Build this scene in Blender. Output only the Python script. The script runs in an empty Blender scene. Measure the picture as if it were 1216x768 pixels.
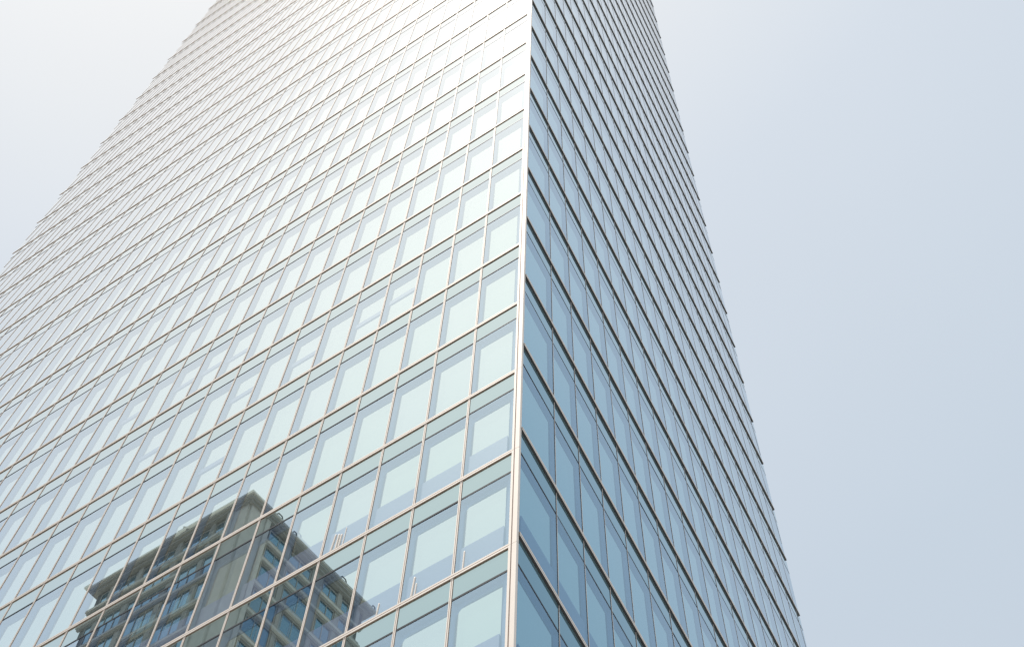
import bpy, bmesh, math, random
from mathutils import Vector, Matrix
random.seed(7)
SC = bpy.context.scene
COL = SC.collection

# ------------------------------------------------------------------ camera
cam_d = bpy.data.cameras.new("camera")
cam = bpy.data.objects.new("camera", cam_d)
COL.objects.link(cam)
CAM = Vector((-13.6696, -9.1503, -24.5606))
RIGHT = Vector((0.550134, -0.834945, 0.014789))
UP = Vector((-0.755410, -0.490024, 0.435008))
FWD = Vector((0.355961, 0.250484, 0.900305))
M = Matrix((RIGHT, UP, -FWD)).transposed().to_4x4()
M.translation = CAM
cam.matrix_world = M
cam_d.sensor_width = 36.0
cam_d.lens = 36.0 * 1800.0 / 1216.0
cam_d.clip_start = 0.1
cam_d.clip_end = 6000.0
SC.camera = cam

# ------------------------------------------------------------------ sun and sky
SUN = Vector((-0.1660, 0.1240, 0.9783)).normalized()
SUN_EL = math.asin(SUN.z)
SUN_ROT = math.atan2(SUN.x, SUN.y)
sun_d = bpy.data.lights.new("sun", 'SUN')
sun_d.energy = 3.6
sun_d.angle = math.radians(0.53)
sun_d.color = (1.0, 0.96, 0.91)
sun = bpy.data.objects.new("sun", sun_d)
sun.rotation_euler = SUN.to_track_quat('Z', 'Y').to_euler()
sun.location = (0, 0, 300)
COL.objects.link(sun)

world = bpy.data.worlds.new("World")
SC.world = world
world.use_nodes = True
nt = world.node_tree
nt.nodes.clear()
def N(tree, t, **kw):
    n = tree.nodes.new(t)
    for k, v in kw.items():
        setattr(n, k, v)
    return n
def LK(tree, a, b):
    tree.links.new(a, b)
def math_node(tree, op, a, b=None, c=None, clamp=False):
    n = N(tree, 'ShaderNodeMath', operation=op, use_clamp=clamp)
    for i, v in enumerate((a, b, c)):
        if v is None:
            continue
        if isinstance(v, (int, float)):
            n.inputs[i].default_value = v
        else:
            LK(tree, v, n.inputs[i])
    return n.outputs[0]
def mix_rgb(tree, fac, a, b, blend='MIX'):
    n = N(tree, 'ShaderNodeMixRGB', blend_type=blend)
    for i, v in enumerate((fac, a, b)):
        if isinstance(v, (int, float)):
            n.inputs[i].default_value = v
        elif isinstance(v, tuple):
            n.inputs[i].default_value = (*v, 1.0)
        else:
            LK(tree, v, n.inputs[i])
    return n.outputs[0]
out = N(nt, 'ShaderNodeOutputWorld')
bg = N(nt, 'ShaderNodeBackground')
bg.inputs['Strength'].default_value = 0.1
LK(nt, bg.outputs[0], out.inputs[0])
sky = N(nt, 'ShaderNodeTexSky', sky_type='NISHITA')
sky.sun_disc = False
sky.sun_elevation = SUN_EL
sky.sun_rotation = SUN_ROT
sky.altitude = 50
sky.air_density = 1.2
sky.dust_density = 4.0
sky.ozone_density = 1.0
tc = N(nt, 'ShaderNodeTexCoord')
dotn = N(nt, 'ShaderNodeVectorMath', operation='DOT_PRODUCT')
LK(nt, tc.outputs['Generated'], dotn.inputs[0])
dotn.inputs[1].default_value = SUN
cosang = math_node(nt, 'MINIMUM', dotn.outputs['Value'], 1.0)
ang = math_node(nt, 'DIVIDE', math_node(nt, 'ARCCOSINE', cosang), math.radians(90.0), clamp=True)
ramp = N(nt, 'ShaderNodeValToRGB')
# the veil of thin haze round the sun: angle from the sun in degrees -> radiance
VEIL = [(0, (11.5, 11.5, 11.4)), (3, (9.9, 9.95, 9.9)), (6, (9.2, 9.3, 9.3)), (10, (8.9, 9.0, 9.05)), (15, (8.7, 8.85, 8.95)), (21, (8.05, 8.35, 8.6)),
        (30, (6.75, 7.4, 8.15)), (45, (5.95, 6.8, 7.7)), (90, (5.8, 6.5, 7.4))]
el = ramp.color_ramp.elements
while len(el) < len(VEIL):
    el.new(0.5)
for e, (a, c) in zip(el, VEIL):
    e.position = a / 90.0
    e.color = (*c, 1.0)
LK(nt, ang, ramp.inputs[0])
thin = N(nt, 'ShaderNodeTexNoise')
thin.inputs['Scale'].default_value = 2.2
thin.inputs['Detail'].default_value = 4
LK(nt, tc.outputs['Generated'], thin.inputs['Vector'])
wisp = N(nt, 'ShaderNodeMapRange')
wisp.inputs['To Min'].default_value = 0.955
wisp.inputs['To Max'].default_value = 1.045
LK(nt, thin.outputs['Fac'], wisp.inputs['Value'])
veil = mix_rgb(nt, 1.0, ramp.outputs[0], wisp.outputs[0], 'MULTIPLY')
tot = mix_rgb(nt, 0.92, sky.outputs[0], veil)
LK(nt, tot, bg.inputs['Color'])

vs = SC.view_settings
vs.view_transform = 'Standard'
vs.look = 'None'
vs.exposure = 0.04
vs.gamma = 1.0
SC.cycles.use_denoising = True
SC.cycles.denoising_input_passes = 'RGB_ALBEDO_NORMAL'
SC.cycles.use_adaptive_sampling = False
SC.cycles.denoising_prefilter = 'ACCURATE'
SC.cycles.max_bounces = 10
SC.cycles.transparent_max_bounces = 12
SC.cycles.caustics_reflective = True
SC.cycles.sample_clamp_indirect = 6.0
SC.cycles.blur_glossy = 0.5
SC.cycles.caustics_refractive = False

# ------------------------------------------------------------------ materials
def new_mat(name):
    m = bpy.data.materials.new(name)
    m.use_nodes = True
    m.node_tree.nodes.clear()
    o = N(m.node_tree, 'ShaderNodeOutputMaterial')
    return m, m.node_tree, o
def facing(t):
    return N(t, 'ShaderNodeLayerWeight').outputs['Facing']
def solid(name, col, rough=0.5, noise=0.06, scale=6.0, metal=0.0, spec=0.5):
    m, t, o = new_mat(name)
    p = N(t, 'ShaderNodeBsdfPrincipled')
    p.inputs['Roughness'].default_value = rough
    p.inputs['Metallic'].default_value = metal
    p.inputs['Specular IOR Level'].default_value = spec
    tx = N(t, 'ShaderNodeTexCoord')
    nz = N(t, 'ShaderNodeTexNoise')
    nz.inputs['Scale'].default_value = scale
    nz.inputs['Detail'].default_value = 5
    LK(t, tx.outputs['Object'], nz.inputs['Vector'])
    lo = tuple(c * (1 - noise * 2) for c in col)
    hi = tuple(min(1, c * (1 + noise * 2)) for c in col)
    LK(t, mix_rgb(t, nz.outputs['Fac'], lo, hi), p.inputs['Base Color'])
    LK(t, p.outputs[0], o.inputs[0])
    return m
def coated_glass(name, r0, r1, power, tint0, see, back=None, dust=0.0, lo=0.42, tlo=0.50, thi=0.95):
    """reflective facade glass: mirror share rises with the angle; the rest passes on (see) or meets an opaque backing"""
    m, t, o = new_mat(name)
    f = facing(t)
    st = N(t, 'ShaderNodeMapRange', interpolation_type='SMOOTHSTEP')
    st.inputs['From Min'].default_value = lo
    st.inputs['From Max'].default_value = power
    LK(t, f, st.inputs['Value'])
    fp = st.outputs[0]
    R = math_node(t, 'MULTIPLY_ADD', fp, r1 - r0, r0, clamp=True)
    if back is None:                                            # the mirror coat works from outside; the inner face is plain glass
        bf = N(t, 'ShaderNodeNewGeometry').outputs['Backfacing']
        R = math_node(t, 'MULTIPLY', R, math_node(t, 'MULTIPLY_ADD', bf, -0.92, 1.0))
    s2 = N(t, 'ShaderNodeMapRange', interpolation_type='SMOOTHSTEP')
    s2.inputs['From Min'].default_value = tlo
    s2.inputs['From Max'].default_value = thi
    LK(t, f, s2.inputs['Value'])
    tint = mix_rgb(t, s2.outputs[0], tint0, (1.0, 1.0, 1.0))
    refl = mix_rgb(t, 1.0, tint, R, 'MULTIPLY')
    gl = N(t, 'ShaderNodeBsdfGlossy')
    gl.inputs['Roughness'].default_value = 0.0
    LK(t, refl, gl.inputs['Color'])
    rest_ = mix_rgb(t, 1.0, (1.0, 1.0, 1.0), refl, 'SUBTRACT')
    b = N(t, 'ShaderNodeBsdfTransparent' if back is None else 'ShaderNodeBsdfDiffuse')
    LK(t, mix_rgb(t, 1.0, rest_, see if back is None else back, 'MULTIPLY'), b.inputs['Color'])
    mx = N(t, 'ShaderNodeAddShader')
    LK(t, b.outputs[0], mx.inputs[0])
    LK(t, gl.outputs[0], mx.inputs[1])
    if not dust:
        LK(t, mx.outputs[0], o.inputs[0])
        return m
    # a film of dust scatters a little of the sun broadly
    ds = N(t, 'ShaderNodeBsdfGlossy')
    ds.inputs['Roughness'].default_value = 0.28
    ds.inputs['Color'].default_value = (1, 0.97, 0.93, 1)
    m2 = N(t, 'ShaderNodeMixShader')
    m2.inputs[0].default_value = dust
    LK(t, mx.outputs[0], m2.inputs[1])
    LK(t, ds.outputs[0], m2.inputs[2])
    LK(t, m2.outputs[0], o.inputs[0])
    return m
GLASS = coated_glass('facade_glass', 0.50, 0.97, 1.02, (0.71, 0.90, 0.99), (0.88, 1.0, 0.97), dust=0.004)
# shaded copy of the facade glass: the right front's shade painted into the tint
GLASS_B = coated_glass('shaded_front_glass', 0.34, 0.96, 1.0, (0.53, 0.79, 0.99), (0.46, 0.61, 0.66), dust=0.003, lo=0.68, tlo=0.70, thi=1.0)
SPAN_B = coated_glass('shaded_front_spandrel', 0.33, 0.96, 1.0, (0.52, 0.80, 0.97), None, back=(0.09, 0.17, 0.21), lo=0.68, tlo=0.70, thi=1.0)  # spandrel counterpart, with the same shade put into its colour
SPAN = coated_glass('spandrel_glass', 0.60, 0.97, 1.02, (0.78, 0.98, 0.96), None, back=(0.10, 0.165, 0.155))
INNERS = [coated_glass('inner_glazing_' + n_, 0.74, 0.92, 1.0, c_, None, back=b_) for n_, c_, b_ in (
    ('pale', (0.98, 1.0, 0.94), (0.12, 0.155, 0.145)), ('sage', (0.95, 1.0, 0.92), (0.10, 0.14, 0.13)), ('grey', (0.97, 0.99, 0.96), (0.115, 0.14, 0.145)))]
REVEAL = solid('recess_lining', (0.14, 0.20, 0.38), 0.7, 0.03)
UPST = solid('sill_panel', (0.18, 0.21, 0.40), 0.5, 0.03)
ALU = solid('cream_aluminium', (0.86, 0.775, 0.69), 0.68, 0.02, 1.5, metal=0.5)
GROOVE = solid('bronze_groove', (0.34, 0.24, 0.19), 0.6, 0.05, spec=0.2)
GASKET = solid('black_gasket', (0.02, 0.022, 0.03), 0.6, 0.05)
FINUND = solid('shaded_bronze_fin', (0.085, 0.078, 0.075), 0.45, 0.05)  # right fins' bronze, darkened so the shade underneath sits in the colour
CORE = solid('tower_core', (0.12, 0.13, 0.15), 0.8, 0.05)
STONE = solid('limestone', (0.30, 0.29, 0.275), 0.85, 0.10, 0.8)
STONE2 = solid('pale_limestone', (0.50, 0.475, 0.435), 0.85, 0.08, 0.9)
STONED = solid('grey_stone_spandrel', (0.12, 0.12, 0.12), 0.85, 0.08, 0.9)
ASPH = solid('asphalt', (0.05, 0.05, 0.052), 0.9, 0.15, 0.6)
PAVE = solid('paving', (0.32, 0.31, 0.29), 0.9, 0.12, 1.2)
WHITE = solid('white_card', (0.86, 0.86, 0.84), 0.6, 0.02)
DARKM = solid('dark_metal', (0.06, 0.065, 0.07), 0.5, 0.05)
WPANE = coated_glass('stone_house_glass', 0.22, 0.95, 1.0, (0.5, 0.8, 1.0), None, back=(0.035, 0.07, 0.11))

# ------------------------------------------------------------------ mesh helper
class MB:
    def __init__(self):
        self.v, self.f, self.m, self.mats = [], [], [], []
    def mi(self, mat):
        if mat not in self.mats:
            self.mats.append(mat)
        return self.mats.index(mat)
    def poly(self, pts, mat):
        s = len(self.v)
        self.v += [tuple(p) for p in pts]
        self.f.append(tuple(range(s, s + len(pts))))
        self.m.append(self.mi(mat))
    def hexa(self, a, b, mat, skip=()):
        """a, b: two quads of four points (same winding) -> closed six-sided block"""
        s = len(self.v)
        self.v += [tuple(p) for p in list(a) + list(b)]
        faces = [(3, 2, 1, 0), (4, 5, 6, 7)] + [(i, (i + 1) % 4, 4 + (i + 1) % 4, 4 + i) for i in range(4)]
        for n, fc in enumerate(faces):
            if n in skip:
                continue
            self.f.append(tuple(s + i for i in fc))
            self.m.append(self.mi(mat))
    def box(self, lo, hi, mat):
        x0, y0, z0 = lo
        x1, y1, z1 = hi
        self.hexa([(x0, y0, z0), (x1, y0, z0), (x1, y1, z0), (x0, y1, z0)],
                  [(x0, y0, z1), (x1, y0, z1), (x1, y1, z1), (x0, y1, z1)], mat)
    def build(self, name, parent=None, **props):
        me = bpy.data.meshes.new(name)
        me.from_pydata(self.v, [], self.f)
        for mt in self.mats:
            me.materials.append(mt)
        me.polygons.foreach_set('material_index', self.m)
        me.update()
        o = bpy.data.objects.new(name, me)
        COL.objects.link(o)
        if parent is not None:
            o.parent = parent
        for k, v in props.items():
            o[k] = v
        return o
def empty(name, loc=(0, 0, 0), **props):
    o = bpy.data.objects.new(name, None)
    o.location = loc
    COL.objects.link(o)
    for k, v in props.items():
        o[k] = v
    return o

# ------------------------------------------------------------------ ground
GZ = CAM.z - 1.65
g = MB()
g.poly([(-1500, -1500, GZ), (1500, -1500, GZ), (1500, 1500, GZ), (-1500, 1500, GZ)], PAVE)
g.build('ground', kind='structure')
pv = MB()
pv.box((-17, -13, GZ - 0.3), (70, 80, GZ + 0.13), PAVE)
pv.build('pavement', kind='structure')

# ------------------------------------------------------------------ glass tower
S = 3.8
TL, TR, ANG = 0.016, 0.014, 0.117678
CA, SA = math.cos(ANG), math.sin(ANG)
def ZL(k):
    return S * (k + 0.139528 * k * (k - 5) / 10 - 0.0037895 * k * (k - 5) * (k - 11) / 100)
def ZR(k):
    return S * (0.087871 + 1.089438 * k + 0.057341 * k * (k - 5) / 10 + 0.0401414 * k * (k - 5) * (k - 11) / 100)
def LEAN(z):                                    # the shaded front and the corner lean a fraction of a degree
    return 0.20 - 0.0044 * (z + 4.0)
def DL(i, z):
    return 0.186 + LEAN(z) if i == 0 else S * (0.103937 + 0.342015 * i) * (1 - TL * z / S)
def DR(i, z):
    return 0.056 if i == 0 else S * (0.067437 + 0.379959 * i) * (1 - TR * z / S) + LEAN(z)
def EL_(z):
    return S * 10.646 - 0.011936 * z
def ER_(z):
    return S * 6.78 + 0.027446 * z
def FL(d, z, n):
    return Vector((-n, d, z))
def FR(d, z, n):
    return Vector((d * CA + n * SA, d * SA - n * CA + LEAN(z), z))
ROOF = ZL(31)
class Side:
    pass
LFT, RGT = Side(), Side()
LFT.F, LFT.D, LFT.E, LFT.Z, LFT.k0, LFT.left = FL, DL, EL_, ZL, -9, True
RGT.F, RGT.D, RGT.E, RGT.Z, RGT.k0, RGT.left = FR, DR, ER_, ZR, -7, False
for s in (LFT, RGT):
    ks, k = [], s.k0
    while s.Z(k) < ROOF - 2.0:
        if s.Z(k) > GZ + 0.3:
            ks.append(k)
        k += 1
    s.ks = ks
tower = empty('glass_tower', (0, 0, GZ), label='tall pale blue glass office tower with cream metal grid lines seen from below',
              category='skyscraper')
TP = Matrix.Translation((0, 0, -GZ))          # parts are modelled in scene metres; the Empty stands at the base
def part(mb, name, parent=None, **kw):
    o = mb.build(name, parent if parent is not None else tower, **kw)
    if parent is None:
        o.matrix_parent_inverse = TP.copy()
    return o

DEPTH = 0.15
def window_geo(s, k, i, w, inner, spn, rev, ups):
    """adds one storey-high bay to the mesh builders: outer glass, inner glazing, spandrel, recess lining, sill panel"""
    F = s.F
    dep = DEPTH if s.left else 0.11
    z0, z1 = s.Z(k), s.Z(k + 1)
    h = z1 - z0
    zb, zs, zt = z0 + 0.07, z0 + 0.765 * h, z1 - 0.07
    def dd(j, z):
        return min(s.D(j, z), s.E(z) - (0.02 if j == i else 0.0))
    if s.D(i, z1) >= s.E(z1) - 0.02:
        return False
    A = [(dd(i, zb), zb), (dd(i + 1, zb), zb), (dd(i + 1, zs), zs), (dd(i, zs), zs)]
    def fit(quad):          # winding so that faces look outward on both facades
        return quad if not s.left else quad[::-1]
    jit = [random.uniform(-0.0019, 0.0019) for _ in range(3)]
    jit.append(jit[0] - jit[1] + jit[2])                        # planar tilt of the pane
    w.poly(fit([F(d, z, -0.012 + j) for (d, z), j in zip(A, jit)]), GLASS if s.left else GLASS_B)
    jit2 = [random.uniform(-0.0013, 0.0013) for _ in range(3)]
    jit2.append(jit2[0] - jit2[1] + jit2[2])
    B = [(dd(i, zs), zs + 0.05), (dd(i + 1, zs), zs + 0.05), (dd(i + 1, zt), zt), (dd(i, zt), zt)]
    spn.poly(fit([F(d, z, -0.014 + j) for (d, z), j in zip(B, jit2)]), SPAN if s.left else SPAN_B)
    a0, a1 = dd(i, zs), dd(i + 1, zs)
    q = [(a0, zs), (a1, zs), (a1, zs + 0.055), (a0, zs + 0.055)]
    spn.hexa(fit([F(d, z, -0.03) for d, z in q]), fit([F(d, z, -0.004 if s.left else -0.008) for d, z in q]), GASKET)
    # recess
    width = A[1][0] - A[0][0]
    near = 0.20 if i == 0 else 0.02                              # the corner bays pull the inner glazing back from the post
    far = 0.07 if s.left else 0.03
    if width < 0.5:
        near = far = 0.004
    top = zs - 0.10
    I = [(A[0][0] + near, zb), (A[1][0] - far, zb), (A[2][0] - far, zs), (A[3][0] + near, zs)]
    for j in range(4):
        n_ = (j + 1) % 4
        rev.poly(fit([F(*A[j], -0.02), F(*I[j], -dep), F(*I[n_], -dep), F(*A[n_], -0.02)]), REVEAL)
    rev.poly(fit([F(d, z, -dep) for d, z in I]), REVEAL)
    # inner glazing with rounded upper corner on the far side
    r = min(0.42, width * 0.3)
    def lerp(z, a, b):
        t = (z - zb) / (zs - zb)
        return a + (b - a) * t
    def lo(z): return lerp(z, I[0][0], I[3][0])
    def hi(z): return lerp(z, I[1][0], I[2][0])
    pts = [(lo(zb), zb), (hi(zb), zb)]
    for n_ in range(5):
        a = math.radians(90.0 * n_ / 4)
        pts.append((hi(top) - r + r * math.cos(a), top - r + r * math.sin(a)))
    pts.append((lo(top), top))
    inner.poly(fit([F(d, z, -dep + 0.02) for d, z in pts]), random.choice(INNERS))
    if (s.left and k <= 1) or (not s.left and k <= 0):
        uh = zb + (0.92 if s.left else 0.90)
        q = [(lo(zb), zb), (hi(zb), zb), (hi(uh), uh), (lo(uh), uh)]
        ups.hexa(fit([F(d, z, -dep + 0.03) for d, z in q]), fit([F(d, z, -dep + 0.06) for d, z in q]), UPST)
    elif s.left and ((k == 4 and 3 <= i <= 11) or (k == 5 and 8 <= i <= 13) or (k == 3 and 7 <= i <= 9)):
        if random.random() < 0.62:
            u0 = zb + random.uniform(0.40, 0.58) * (top - zb)
            c0 = 0.10 * width
            q = [(lo(u0) + c0, u0), (hi(u0), u0), (hi(u0 + .24), u0 + .24), (lo(u0 + .24) + c0, u0 + .24)]
            ups.hexa(fit([F(d, z, -dep + 0.03) for d, z in q]), fit([F(d, z, -dep + 0.05) for d, z in q]), UPST)
    return True

# which bays show largest in the photograph: those become parts of their own
def project(p):
    d = p - CAM
    zc = d.dot(FWD)
    if zc < 0.5:
        return None
    return (d.dot(RIGHT) / zc * 1800, d.dot(UP) / zc * 1800)
cells = []
for s in (LFT, RGT):
    for k in s.ks:
        i = 0
        while i < 80 and s.D(i, s.Z(k + 1)) < s.E(s.Z(k + 1)) - 0.02:
            z0, z1 = s.Z(k), s.Z(k + 1)
            q = [project(s.F(s.D(j, z), z, 0)) for j, z in ((i, z0), (i + 1, z0), (i + 1, z1), (i, z1))]
            area = 0
            if None not in q:
                q = [(max(-608, min(608, x)), max(-384, min(384, y))) for x, y in q]
                area = abs(sum(q[n][0] * q[(n + 1) % 4][1] - q[(n + 1) % 4][0] * q[n][1] for n in range(4))) / 2
            cells.append((area, s, k, i))
            i += 1
order = sorted(range(len(cells)), key=lambda n: -cells[n][0])
single = set(order[:100])
W, P, SP, RV, UPS = MB(), MB(), MB(), MB(), MB()
rest = MB()
for n, (area, s, k, i) in enumerate(cells):
    if n in single:
        w, a, b, c, u = MB(), MB(), MB(), MB(), MB()
        if window_geo(s, k, i, w, a, b, c, u):
            o = part(w, 'window')
            part(a, 'inner_glazing', o)
            part(b, 'spandrel', o)
            part(c, 'recess', o)
            if u.f:
                part(u, 'sill_panel' if k <= 1 else 'rail', o)
    else:
        window_geo(s, k, i, rest, rest, rest, rest, rest)
part(rest, 'window', kind='stuff')

# mullions
def strip(mb, s, da, db, z0, z1, n0, n1, mat, dfun):
    """upright bar following a mullion line: da..db is the offset from the line"""
    def q(z, n):
        return [s.F(dfun(z) + da, z, n0) if n == 0 else s.F(dfun(z) + da, z, n1)]
    a = [s.F(dfun(z0) + da, z0, n0), s.F(dfun(z0) + db, z0, n0), s.F(dfun(z0) + db, z0, n1), s.F(dfun(z0) + da, z0, n1)]
    b = [s.F(dfun(z1) + da, z1, n0), s.F(dfun(z1) + db, z1, n0), s.F(dfun(z1) + db, z1, n1), s.F(dfun(z1) + da, z1, n1)]
    mb.hexa(a, b, mat)
for s in (LFT, RGT):
    zlo = GZ + 0.3
    i = 1
    while True:
        f = lambda z, i=i: s.D(i, z)
        if f(ROOF) > s.E(ROOF) - 0.2:
            break
        za = zlo
        if f(za) > s.E(za) - 0.1:                 # starts where the facade edge crosses it
            lo, hi = za, ROOF
            for _ in range(40):
                mid = (lo + hi) / 2
                if f(mid) > s.E(mid) - 0.1:
                    lo = mid
                else:
                    hi = mid
            za = hi
        mb = MB()
        if s.left:
            strip(mb, s, -0.034, 0.034, za, ROOF, -0.03, -0.003, GROOVE, f)
            strip(mb, s, -0.031, -0.007, za, ROOF, -0.006, 0.002, ALU, f)
            strip(mb, s, 0.007, 0.031, za, ROOF, -0.006, 0.002, ALU, f)
        else:
            strip(mb, s, -0.018, 0.004, za, ROOF, -0.03, -0.007, GASKET, f)
            strip(mb, s, 0.002, 0.020, za, ROOF, -0.03, -0.004, ALU, f)
        part(mb, 'mullion')
        i += 1
# transoms
def bar(mb, s, d0, d1, za, zb, n0, n1, mat):
    a = [s.F(d0, za, n0), s.F(d1, za, n0), s.F(d1, za, n1), s.F(d0, za, n1)]
    b = [s.F(d0, zb, n0), s.F(d1, zb, n0), s.F(d1, zb, n1), s.F(d0, zb, n1)]
    mb.hexa(a, b, mat)
for s in (LFT, RGT):
    for k in s.ks + [s.ks[-1] + 1]:
        z = s.Z(k)
        d0, d1 = s.D(0, z) - 0.002, s.E(z) + ((0.30 if k > 13 else 0.12) if s.left else -0.10)
        mb = MB()
        if s.left:
            bar(mb, s, d0, d1, z - 0.062, z + 0.062, -0.03, 0.012, GROOVE)
            bar(mb, s, d0, d1, z + 0.011, z + 0.064, 0.008, 0.016, ALU)
            bar(mb, s, d0, d1, z - 0.064, z - 0.011, 0.008, 0.016, ALU)
        else:
            bar(mb, s, d0, d1, z - 0.064, z + 0.064, -0.03, 0.037, FINUND)
            bar(mb, s, d0, d1, z + 0.012, z + 0.066, 0.025, 0.040, ALU)
            bar(mb, s, d0, d1, z - 0.060, z - 0.012, 0.030, 0.040, ALU)
        part(mb, 'transom')
# corner post: cream cladding with a dark groove
def post(mb, lo, hi, mat):
    q = lambda z: [(lo[0], lo[1] + LEAN(z), z), (hi[0], lo[1] + LEAN(z), z), (hi[0], hi[1] + LEAN(z), z), (lo[0], hi[1] + LEAN(z), z)]
    mb.hexa(q(lo[2]), q(hi[2]), mat)
mb = MB()
post(mb, (-0.006, 0.004, GZ + 0.2), (0.053, 0.188, ROOF), GROOVE)
zz = [GZ + 0.2] + [ZL(k) for k in LFT.ks[1:]] + [ROOF]
for z0, z1 in zip(zz[:-1], zz[1:]):
    post(mb, (-0.016, -0.006, z0 + 0.005), (0.056, 0.100, z1 - 0.005), ALU)
    post(mb, (-0.016, 0.128, z0 + 0.005), (0.050, 0.184, z1 - 0.005), ALU)
part(mb, 'corner_post')
# solid body behind the glazing, with the two far facades and the roof
mb = MB()
def ring(z, inset):
    a = FL(0.36, z, -inset) + Vector((0.0, 0.0, 0))
    p0 = Vector((inset + 0.05, inset + 0.06 + LEAN(z), z))
    p1 = FL(EL_(z) + 0.03, z, -inset)
    p2 = FR(ER_(z) + 0.03, z, -inset)
    far = p1 + (FR(ER_(z) + 0.03, z, 0) - FR(0, z, 0))
    return [p0, p2, far, p1]
mb.hexa(ring(GZ + 0.2, DEPTH + 0.01), ring(ROOF + 0.5, DEPTH + 0.01), CORE)
part(mb, 'core')
mb = MB()
mb.hexa([FL(0, ROOF, .05), FR(ER_(ROOF), ROOF, .05), FL(EL_(ROOF), ROOF, .05) + FR(ER_(ROOF), 0, 0), FL(EL_(ROOF), ROOF, .05)],
        [FL(0, ROOF + 1.2, .05), FR(ER_(ROOF), ROOF + 1.2, .05), FL(EL_(ROOF), ROOF + 1.2, .05) + FR(ER_(ROOF), 0, 0), FL(EL_(ROOF), ROOF + 1.2, .05)], ALU)
part(mb, 'parapet')

# ------------------------------------------------------------------ stone building across the street (seen mirrored in the glass)
# its corner towards the tower; wall A faces the tower (+x), wall B faces -y
CX_, CY_, CZ_ = -40.3, 60.9, 108.7
house = empty('stone_apartment_tower', (CX_ - 10, CY_ + 11, GZ),
              label='beige stone apartment block with deep eaves reflected in the lower glass', category='building')
HP = Matrix.Translation((-(CX_ - 10), -(CY_ + 11), -GZ))
def hpart(mb, name, parent=None, **kw):
    mb.v = [(x, y + 0.091 * (x - CX_), z) for x, y, z in mb.v]     # the two fronts meet at 95 degrees
    o = mb.build(name, parent if parent is not None else house, **kw)
    if parent is None:
        o.matrix_parent_inverse = HP.copy()
    return o
OV = 0.75
ax, by = CX_ - OV, CY_ + OV                    # wall planes
LA, LB = 22.6, 19.6                            # eave lengths along y (wall A) and along -x (wall B)
AY1 = CY_ + LA - OV
BX1 = CX_ - LB + OV
mb = MB()
mb.box((BX1 + 0.25, by + 0.25, GZ), (ax - 0.25, AY1 - 0.25, CZ_ - 0.3), STONED)
hpart(mb, 'wall')
mb = MB()
mb.box((CX_ - LB, CY_, CZ_ - 0.35), (CX_, CY_ + LA, CZ_), STONE2)
mb.box((CX_ - LB + 0.22, CY_ + 0.22, CZ_ - 0.68), (CX_ - 0.22, CY_ + LA - 0.22, CZ_ - 0.352), STONE)
mb.box((CX_ - LB + 0.5, CY_ + 0.5, CZ_ - 1.0), (CX_ - 0.5, CY_ + LA - 0.5, CZ_ - 0.683), STONE)
hpart(mb, 'cornice')
FH = 4.1
NF = 11
def fa(y, z, n):
    return (ax - 0.25 + n, y, z)
def fb(x, z, n):                                # x measured from the corner along -x
    return (ax - x, by + 0.25 - n, z)
def fa_(y, z, n):
    return fa(by + y, z, n)
def blk(mb, F, u0, u1, z0, z1, n0, n1, mat):
    a = [F(u0, z0, n0), F(u1, z0, n0), F(u1, z0, n1), F(u0, z0, n1)]
    b = [F(u0, z1, n0), F(u1, z1, n0), F(u1, z1, n1), F(u0, z1, n1)]
    mb.hexa(a, b, mat)
WA = AY1 - by                                   # 20.3
WB = ax - BX1                                   # 17.3
baysA = [(3.0, 4.3), (5.0, 8.6), (9.4, 14.2), (15.0, 18.2), (18.9, 20.0)]
baysB = [(3.4, 6.2), (7.0, 10.0), (11.4, 13.6), (14.3, 16.4)]
pilA = [(0.0, 2.6), (4.35, 4.95), (8.65, 9.35), (14.25, 14.95), (18.25, 18.85)]
pilB = [(0.0, 3.0), (6.3, 6.9), (10.1, 11.3), (13.65, 14.25), (16.5, 17.3)]
for F, pil, tot_ in ((fa_, pilA, WA), (fb, pilB, WB)):
    for n, (u0, u1) in enumerate(pil):
        mb = MB()
        u0_ = -0.02 if n == 0 else u0
        blk(mb, F, u0_ if n else 0.252, u1, GZ + 0.2, CZ_ - 1.01, 0.0, 0.25 if n == 0 else 0.16, STONE2 if n == 0 else STONE)
        if n == 0:
            blk(mb, F, u1 - 0.55, u1 + 0.02, GZ + 0.2, CZ_ - 1.02, 0.0, 0.42, STONE2)
        hpart(mb, 'pilaster')
lower = MB()
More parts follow.
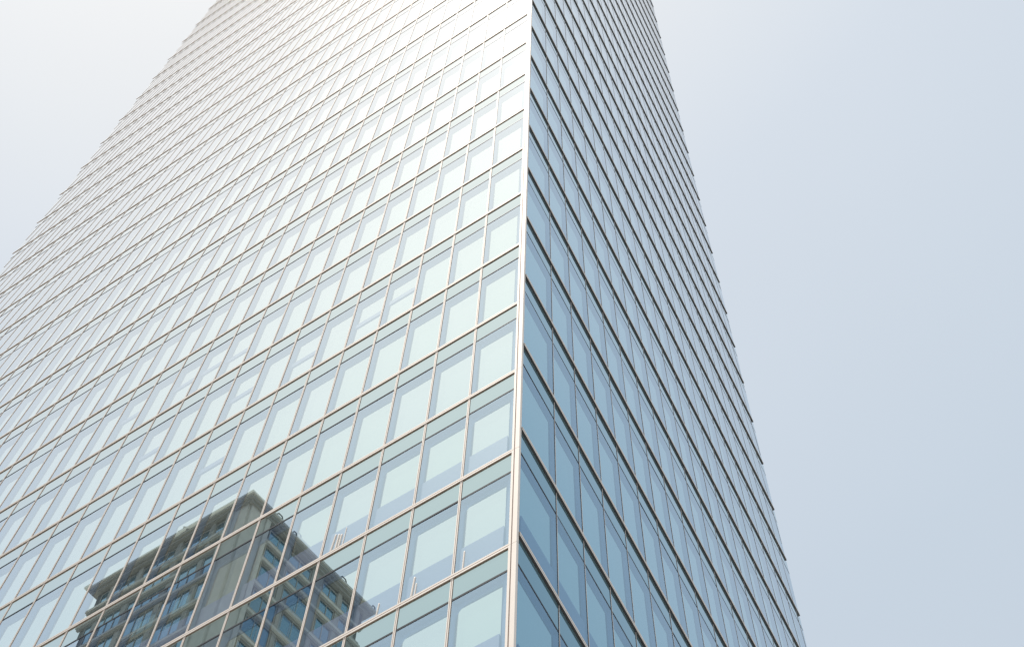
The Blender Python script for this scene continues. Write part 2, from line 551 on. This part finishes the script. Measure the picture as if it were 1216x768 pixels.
for fl in range(NF + 24):
    zt = CZ_ - 1.05 - (fl * 3.0 if fl < 2 else 6.0 + (fl - 2) * FH)
    zb_ = zt - (3.0 if fl < 2 else FH)
    if zb_ < GZ + 2:
        break
    # string course round both walls
    mb = MB()
    for F, tot_ in ((fa_, WA), (fb, WB)):
        s0 = 3.05 if F is fb else 2.62
        blk(mb, F, s0, tot_ + 0.1, zb_ - 0.25, zb_ + 0.12, 0.0, 0.42, STONE2)
        blk(mb, F, s0, tot_ + 0.02, zb_ + 0.122, zb_ + 0.62, 0.0, 0.22, STONE)
        blk(mb, F, s0, tot_ + 0.02, zb_ - 0.50, zb_ - 0.252, 0.0, 0.30, STONE)
    if fl < NF:
        hpart(mb, 'string_course')
    else:
        base = len(lower.v)
        for m_ in mb.mats:
            lower.mi(m_)
        lower.v += mb.v
        lower.f += [tuple(base + q for q in f_) for f_ in mb.f]
        lower.m += [lower.mi(mb.mats[m_]) for m_ in mb.m]
    for F, bays in ((fa_, baysA), (fb, baysB)):
        for (u0, u1) in bays:
            fr, pn = (MB(), MB()) if fl < NF - 2 else (lower, lower)
            z0, z1 = zb_ + 0.64, zt - 0.52
            t = 0.09
            blk(fr, F, u0, u1, z0, z0 + t, 0.0, 0.12, STONE)
            blk(fr, F, u0, u1, z1 - t, z1, 0.0, 0.12, STONE)
            blk(fr, F, u0, u0 + t, z0 + t, z1 - t, 0.0, 0.12, STONE)
            blk(fr, F, u1 - t, u1, z0 + t, z1 - t, 0.0, 0.12, STONE)
            nm = max(1, round((u1 - u0) / 1.2))
            for q in range(1, nm):
                um = u0 + (u1 - u0) * q / nm
                blk(fr, F, um - 0.04, um + 0.04, z0 + t, z1 - t, 0.0, 0.10, STONE)
            blk(pn, F, u0 + t, u1 - t, z0 + t, z1 - t, 0.005, 0.04, WPANE)
            if fl < NF - 2:
                o = hpart(fr, 'window')
                hpart(pn, 'pane', o)
hpart(lower, 'window', kind='stuff')
# small roof lamps and rails on the eave edge
def arc_tube(mb, pts, r, mat):
    for a, b in zip(pts[:-1], pts[1:]):
        a, b = Vector(a), Vector(b)
        d = (b - a).normalized()
        sdir = d.cross(Vector((0.3, 0.2, 1))).normalized() * r
        t = d.cross(sdir).normalized() * r
        mb.hexa([a + sdir + t, a - sdir + t, a - sdir - t, a + sdir - t], [b + sdir + t, b - sdir + t, b - sdir - t, b + sdir - t], mat)
for (x, y, w) in ((CX_ - 4.4, CY_ + .3, .8), (CX_ - 7.2, CY_ + .3, .5), (CX_ - 14.2, CY_ + .3, .9), (CX_ - 19.3, CY_ + .3, .5)):
    mb = MB()
    arc_tube(mb, [(x - w / 2, y, CZ_ + 0.002), (x - w / 2, y, CZ_ + .55), (x - w * .3, y, CZ_ + .85), (x + w * .3, y, CZ_ + .85),
                  (x + w / 2, y, CZ_ + .55), (x + w / 2, y, CZ_ + .3)], 0.055, DARKM)
    hpart(mb, 'roof_bracket')
mb = MB()
arc_tube(mb, [(CX_ - .4, CY_ + 9.4, CZ_ + .002), (CX_ - .4, CY_ + 9.4, CZ_ + 1.0)], 0.16, DARKM)
arc_tube(mb, [(CX_ - .4, CY_ + 9.0, CZ_ + .7), (CX_ - .4, CY_ + 10.2, CZ_ + .75)], 0.10, DARKM)
hpart(mb, 'roof_vent')

# ------------------------------------------------------------------ white tubes standing on the transoms before the glass
def tube(name, y, zb, ztop, r, lean, label, group):
    mb = MB()
    n = 12
    x = 0.010
    rings = []
    h = ztop - zb
    prof = [(0, r * .96), (.01, r), (h - .03, r), (h - .012, r * .92), (h, r * .8)]
    for zz, rr in prof:
        rings.append([Vector((math.cos(2 * math.pi * a / n) * rr, math.sin(2 * math.pi * a / n) * rr + lean * zz / h, zz)) for a in range(n)])
    for r0, r1 in zip(rings[:-1], rings[1:]):
        for a in range(n):
            mb.poly([r0[a], r0[(a + 1) % n], r1[(a + 1) % n], r1[a]], ALU)
    mb.poly(rings[-1], ALU)
    mb.poly(rings[0][::-1], ALU)
    o = mb.build(name, label=label, category='tube', group=group)
    o.location = (x, y, zb)
    return o
G = 'white tubes standing along the window ledges'
za, zk = ZL(1) + 0.082, ZL(0) + 0.082
tube('upright_tube', 5.225, za, 4.28, 0.026, -0.07, 'leftmost white tube of the cluster of four on the metal ledge', G)
tube('upright_tube', 5.085, za, 4.21, 0.026, -0.03, 'second white tube from the left in the cluster of four', G)
tube('upright_tube', 5.005, za, 4.15, 0.026, -0.03, 'third white tube from the left in the cluster of four', G)
tube('upright_tube', 4.895, za, 4.34, 0.014, -0.03, 'thin tall white rod at the right end of the cluster of four', G)
tube('upright_tube', 2.695, zk, 0.72, 0.026, -0.04, 'taller white tube of the pair in one window bay', G)
tube('upright_tube', 2.610, zk, 0.47, 0.018, -0.015, 'shorter white tube of the pair in one window bay', G)
tube('upright_tube', 1.458, zk, 0.68, 0.020, -0.015, 'single white tube in the bay beside the corner post', G)
tube('upright_tube', 3.545, zk, 0.48, 0.020, -0.03, 'short white tube just beside the reflected eave of the stone building', G)
